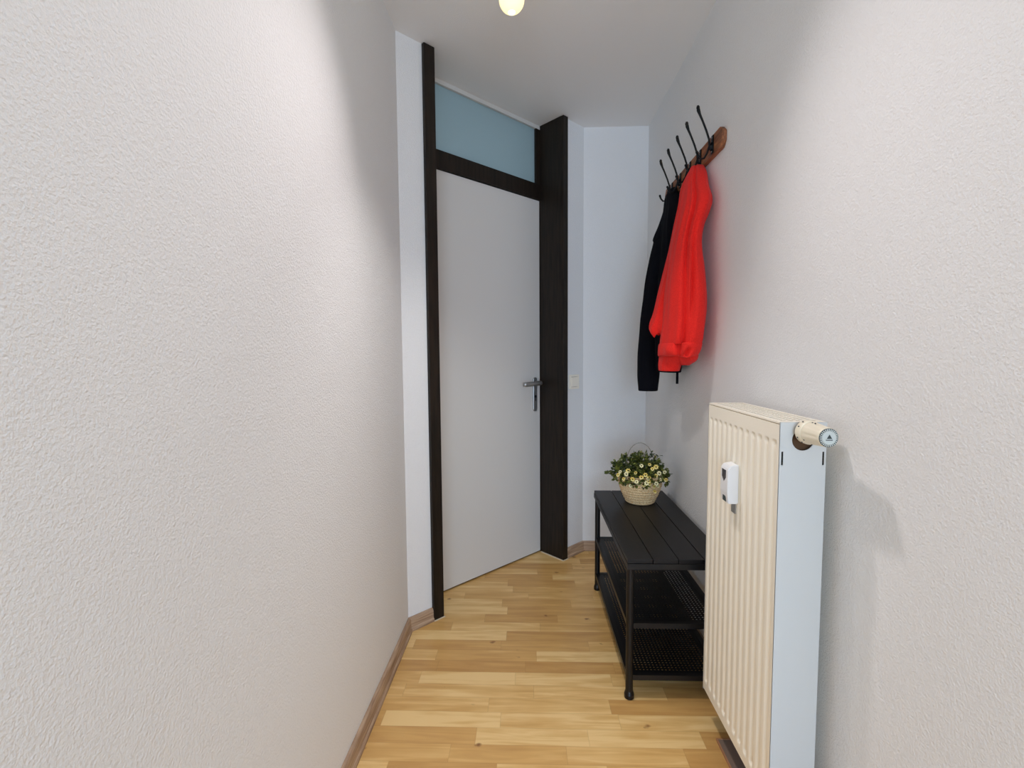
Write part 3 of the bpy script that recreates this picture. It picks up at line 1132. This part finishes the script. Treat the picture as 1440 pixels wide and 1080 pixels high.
for hy in HY:
    bm = bmesh.new()
    # wall plate
    g = bx(xb - 0.004, xb - 0.0002, hy - 0.010, hy + 0.010, 1.868, 1.930, bev=0.0015)
    t3 = bpy.data.meshes.new('tmp')
    g.to_mesh(t3)
    g.free()
    bm.from_mesh(t3)
    # long upper arm
    tube(bm, [(xb - 0.003, hy, 1.878), (xb - 0.010, hy, 1.884), (xb - 0.0125, hy, 1.900), (xb - 0.014, hy, 1.918), (xb - 0.024, hy, 1.948), (xb - 0.037, hy, 1.980), (xb - 0.047, hy, 2.002), (xb - 0.053, hy, 2.018), (xb - 0.0555, hy, 2.034)],
         [0.0045, 0.0042, 0.0036, 0.0036, 0.0036, 0.0036, 0.0042, 0.0062, 0.0040], 10)
    sphere(bm, (xb - 0.0545, hy, 2.027), 0.0060, (1, 1, 1.3), 10)
    # small lower hook
    tube(bm, [(xb - 0.003, hy, 1.905), (xb - 0.012, hy, 1.896), (xb - 0.020, hy, 1.870), (xb - 0.030, hy, 1.852), (xb - 0.042, hy, 1.850), (xb - 0.052, hy, 1.862), (xb - 0.056, hy, 1.874)],
         [0.0040, 0.0038, 0.0035, 0.0035, 0.0035, 0.0038, 0.0046], 10)
    sphere(bm, (xb - 0.056, hy, 1.874), 0.005, (1, 1, 1), 8)
    hk = obj('hook', rkl(bm), M['dark_metal'], rack, smooth=True)
    for z in (1.875, 1.922):
        obj('screw', rkl(sphere(bmesh.new(), (xb - 0.0045, hy, z), 0.0028, (0.6, 1, 1), 8)), M['steel'], hk)


# ------------------------------------------------------------------ garments
def cloth(name, levels, m_, parent, org, folds=(), wall=XR - 0.006, seg=96, per=7, seed=1, close=True, ragged=0.0, wav=0.004, lump=0.006):
    """garment tube lofted through ellipses (centre x, centre y, z, half depth, half width) with hanging folds"""
    # resample levels
    L = []
    n = len(levels)

    def cat(i, t, j):
        p0, p1, p2, p3 = (levels[max(i - 1, 0)][j], levels[i][j], levels[i + 1][j], levels[min(i + 2, n - 1)][j])
        return 0.5 * (2 * p1 + (p2 - p0) * t + (2 * p0 - 5 * p1 + 4 * p2 - p3) * t * t + (3 * p1 - p0 - 3 * p2 + p3) * t ** 3)
    for i in range(n - 1):
        for s_ in range(per):
            L.append([cat(i, s_ / per, j) for j in range(5)])
    L.append(list(levels[-1]))
    ztop, zbot = L[0][2], L[-1][2]
    bm = bmesh.new()
    rings = []
    for li, (cx, cy, z, b_, a_) in enumerate(L):
        ring = []
        u = (ztop - z) / max(1e-6, ztop - zbot)
        for q in range(seg):
            t = 2 * PI * q / seg
            ct, st = math.cos(t), math.sin(t)
            f = 1.0
            for (t0, wd, amp, u0, u1, drift) in folds:
                if u0 <= u <= u1:
                    e = math.sin(PI * (u - u0) / (u1 - u0)) if (u1 - u0) < 0.98 else 1.0
                    dt = (t - t0 - drift * (u - u0) + PI) % (2 * PI) - PI
                    f += amp * e * math.exp(-(dt / wd) ** 2)
            x = cx + b_ * ct * f
            y = cy + a_ * st * f
            nz = noise.noise(Vector((t_x(ct) * 2.2 + seed * 7.1, st * 2.2, z * 7)))
            nz2 = noise.noise(Vector((ct * 5 + seed * 3.3, st * 5, z * 3.5)))
            k_ = min(1, b_ / 0.03) * min(1, u * 6 + 0.3)
            x += ct * nz * lump * k_ + ct * nz2 * wav * k_
            y += st * nz * lump * k_
            x = min(x, wall)
            zz = z + (ragged * noise.noise(Vector((ct * 1.6 + seed, st * 1.6, 3))) * u if ragged else 0)
            ring.append(bm.verts.new((x - org.x, y - org.y, zz - org.z)))
        rings.append(ring)
    for i in range(len(rings) - 1):
        for q in range(seg):
            bm.faces.new((rings[i][q], rings[i][(q + 1) % seg], rings[i + 1][(q + 1) % seg], rings[i + 1][q]))
    bm.faces.new(rings[0][::-1])
    if close:   # hollow opening: turn the cloth back up inside
        last = rings[-1]
        c = sum((v_.co for v_ in last), Vector()) / seg
        prev = last
        for (sh, up_) in ((0.93, -0.0015), (0.88, 0.004), (0.80, 0.03)):
            ring = [bm.verts.new((c.x + (v_.co.x - c.x) * sh, c.y + (v_.co.y - c.y) * sh, v_.co.z + up_)) for v_ in last]
            for q in range(seg):
                bm.faces.new((prev[q], prev[(q + 1) % seg], ring[(q + 1) % seg], ring[q]))
            prev = ring
        bm.faces.new(prev)
    o = obj(name, bm, m_, parent, smooth=True)
    return o


def t_x(c):
    return c


RO = Vector((0.63, 1.86, 1.87))
red = thing('red_jacket', 'bright red fleece jacket hanging from the coat rack in front of the black one', 'jacket', RO)
RED_BODY = [(0.647, 1.85, 1.864, 0.023, 0.02), (0.637, 1.83, 1.828, 0.032, 0.045), (0.627, 1.81, 1.77, 0.041, 0.07), (0.622, 1.79, 1.715, 0.05, 0.09), (0.612, 1.79, 1.669, 0.048, 0.1), (0.604, 1.81, 1.622, 0.044, 0.1), (0.595, 1.81, 1.562, 0.047, 0.1), (0.59, 1.8, 1.469, 0.058, 0.11), (0.59, 1.8, 1.377, 0.067, 0.12), (0.59, 1.81, 1.285, 0.07, 0.13), (0.588, 1.82, 1.218, 0.07, 0.13), (0.587, 1.83, 1.194, 0.068, 0.13)]
RED_HEM = [(0.587, 1.83, 1.198, 0.0675, 0.130), (0.586, 1.83, 1.195, 0.0705, 0.1335), (0.583, 1.83, 1.175, 0.070, 0.133), (0.579, 1.832, 1.156, 0.066, 0.130), (0.577, 1.835, 1.148, 0.062, 0.126)]
RED_CUFF = [(0.577, 1.86, 1.172, 0.052, 0.1), (0.566, 1.87, 1.142, 0.04, 0.09), (0.563, 1.88, 1.116, 0.039, 0.07), (0.56, 1.88, 1.091, 0.036, 0.06)]
RED_TUCK = [(0.600, 1.82, 1.170, 0.038, 0.100), (0.600, 1.82, 1.150, 0.040, 0.096), (0.603, 1.815, 1.132, 0.032, 0.075), (0.601, 1.82, 1.115, 0.015, 0.04)]
RED_SLV = [(0.634, 1.88, 1.86, 0.008, 0.02), (0.625, 1.9, 1.809, 0.019, 0.035), (0.617, 1.9, 1.733, 0.023, 0.04), (0.601, 1.9, 1.624, 0.029, 0.05), (0.583, 1.9, 1.514, 0.033, 0.05), (0.562, 1.9, 1.403, 0.038, 0.055), (0.548, 1.91, 1.32, 0.041, 0.055), (0.535, 1.91, 1.269, 0.044, 0.055), (0.538, 1.91, 1.241, 0.032, 0.05)]
RF = ((R(236), 0.15, -0.34, 0.0, 1.0, 0.22), (R(266), 0.11, -0.24, 0.30, 1.0, -0.12), (R(205), 0.26, 0.10, 0.1, 1.0, 0.2), (R(250), 0.13, 0.12, 0.3, 1.0, 0.0))
cloth('body', RED_BODY, M['red'], red, RO, folds=RF, seed=2)

cloth('hem_band', RED_HEM, M['red'], red, RO, folds=RF, seed=2, per=4, lump=0.003, ragged=0.008)
cloth('cuff', RED_CUFF, M['red'], red, RO, seed=4, per=5, lump=0.003)
cloth('lining', RED_TUCK, M['red'], red, RO, seed=5, per=5, lump=0.001)
cloth('sleeve', RED_SLV, M['red'], red, RO, folds=((R(250), 0.3, -0.18, 0.0, 1.0, -0.3),), seed=6, lump=0.004, ragged=0.03)

BO = Vector((0.64, 2.16, 1.89))
blk = thing('black_jacket', 'black jacket with one long sleeve hanging at the far end of the coat rack', 'jacket', BO)
BLK_BODY = [(0.655, 2.17, 1.889, 0.014, 0.03), (0.645, 2.16, 1.857, 0.026, 0.05), (0.640, 2.14, 1.805, 0.032, 0.08), (0.632, 2.12, 1.708, 0.039, 0.1), (0.627, 2.12, 1.585, 0.043, 0.12), (0.617, 2.11, 1.397, 0.048, 0.125), (0.617, 2.10, 1.211, 0.052, 0.125), (0.620, 2.10, 1.117, 0.050, 0.125), (0.620, 2.10, 1.078, 0.044, 0.125)]
BLK_SLV = [(0.655, 2.22, 1.899, 0.011, 0.02), (0.646, 2.2, 1.823, 0.02, 0.035), (0.628, 2.18, 1.739, 0.031, 0.04), (0.609, 2.17, 1.672, 0.040, 0.047), (0.606, 2.17, 1.655, 0.036, 0.044), (0.589, 2.16, 1.563, 0.042, 0.045), (0.569, 2.15, 1.403, 0.048, 0.045), (0.555, 2.15, 1.245, 0.048, 0.04), (0.548, 2.15, 1.084, 0.049, 0.04), (0.547, 2.15, 0.99, 0.044, 0.037)]
cloth('body', BLK_BODY, M['black_cloth'], blk, BO, seed=8, folds=((R(240), 0.2, -0.2, 0.1, 1.0, 0.2),))
cloth('sleeve', BLK_SLV, M['black_cloth'], blk, BO, seed=9, lump=0.004)
bm = bmesh.new()
box(bm, 0.624, 0.634, 1.990, 1.994, 1.030, 1.085, 0.001)
bmesh.ops.translate(bm, verts=bm.verts, vec=-BO)
obj('strap', bm, M['black_cloth'], blk)
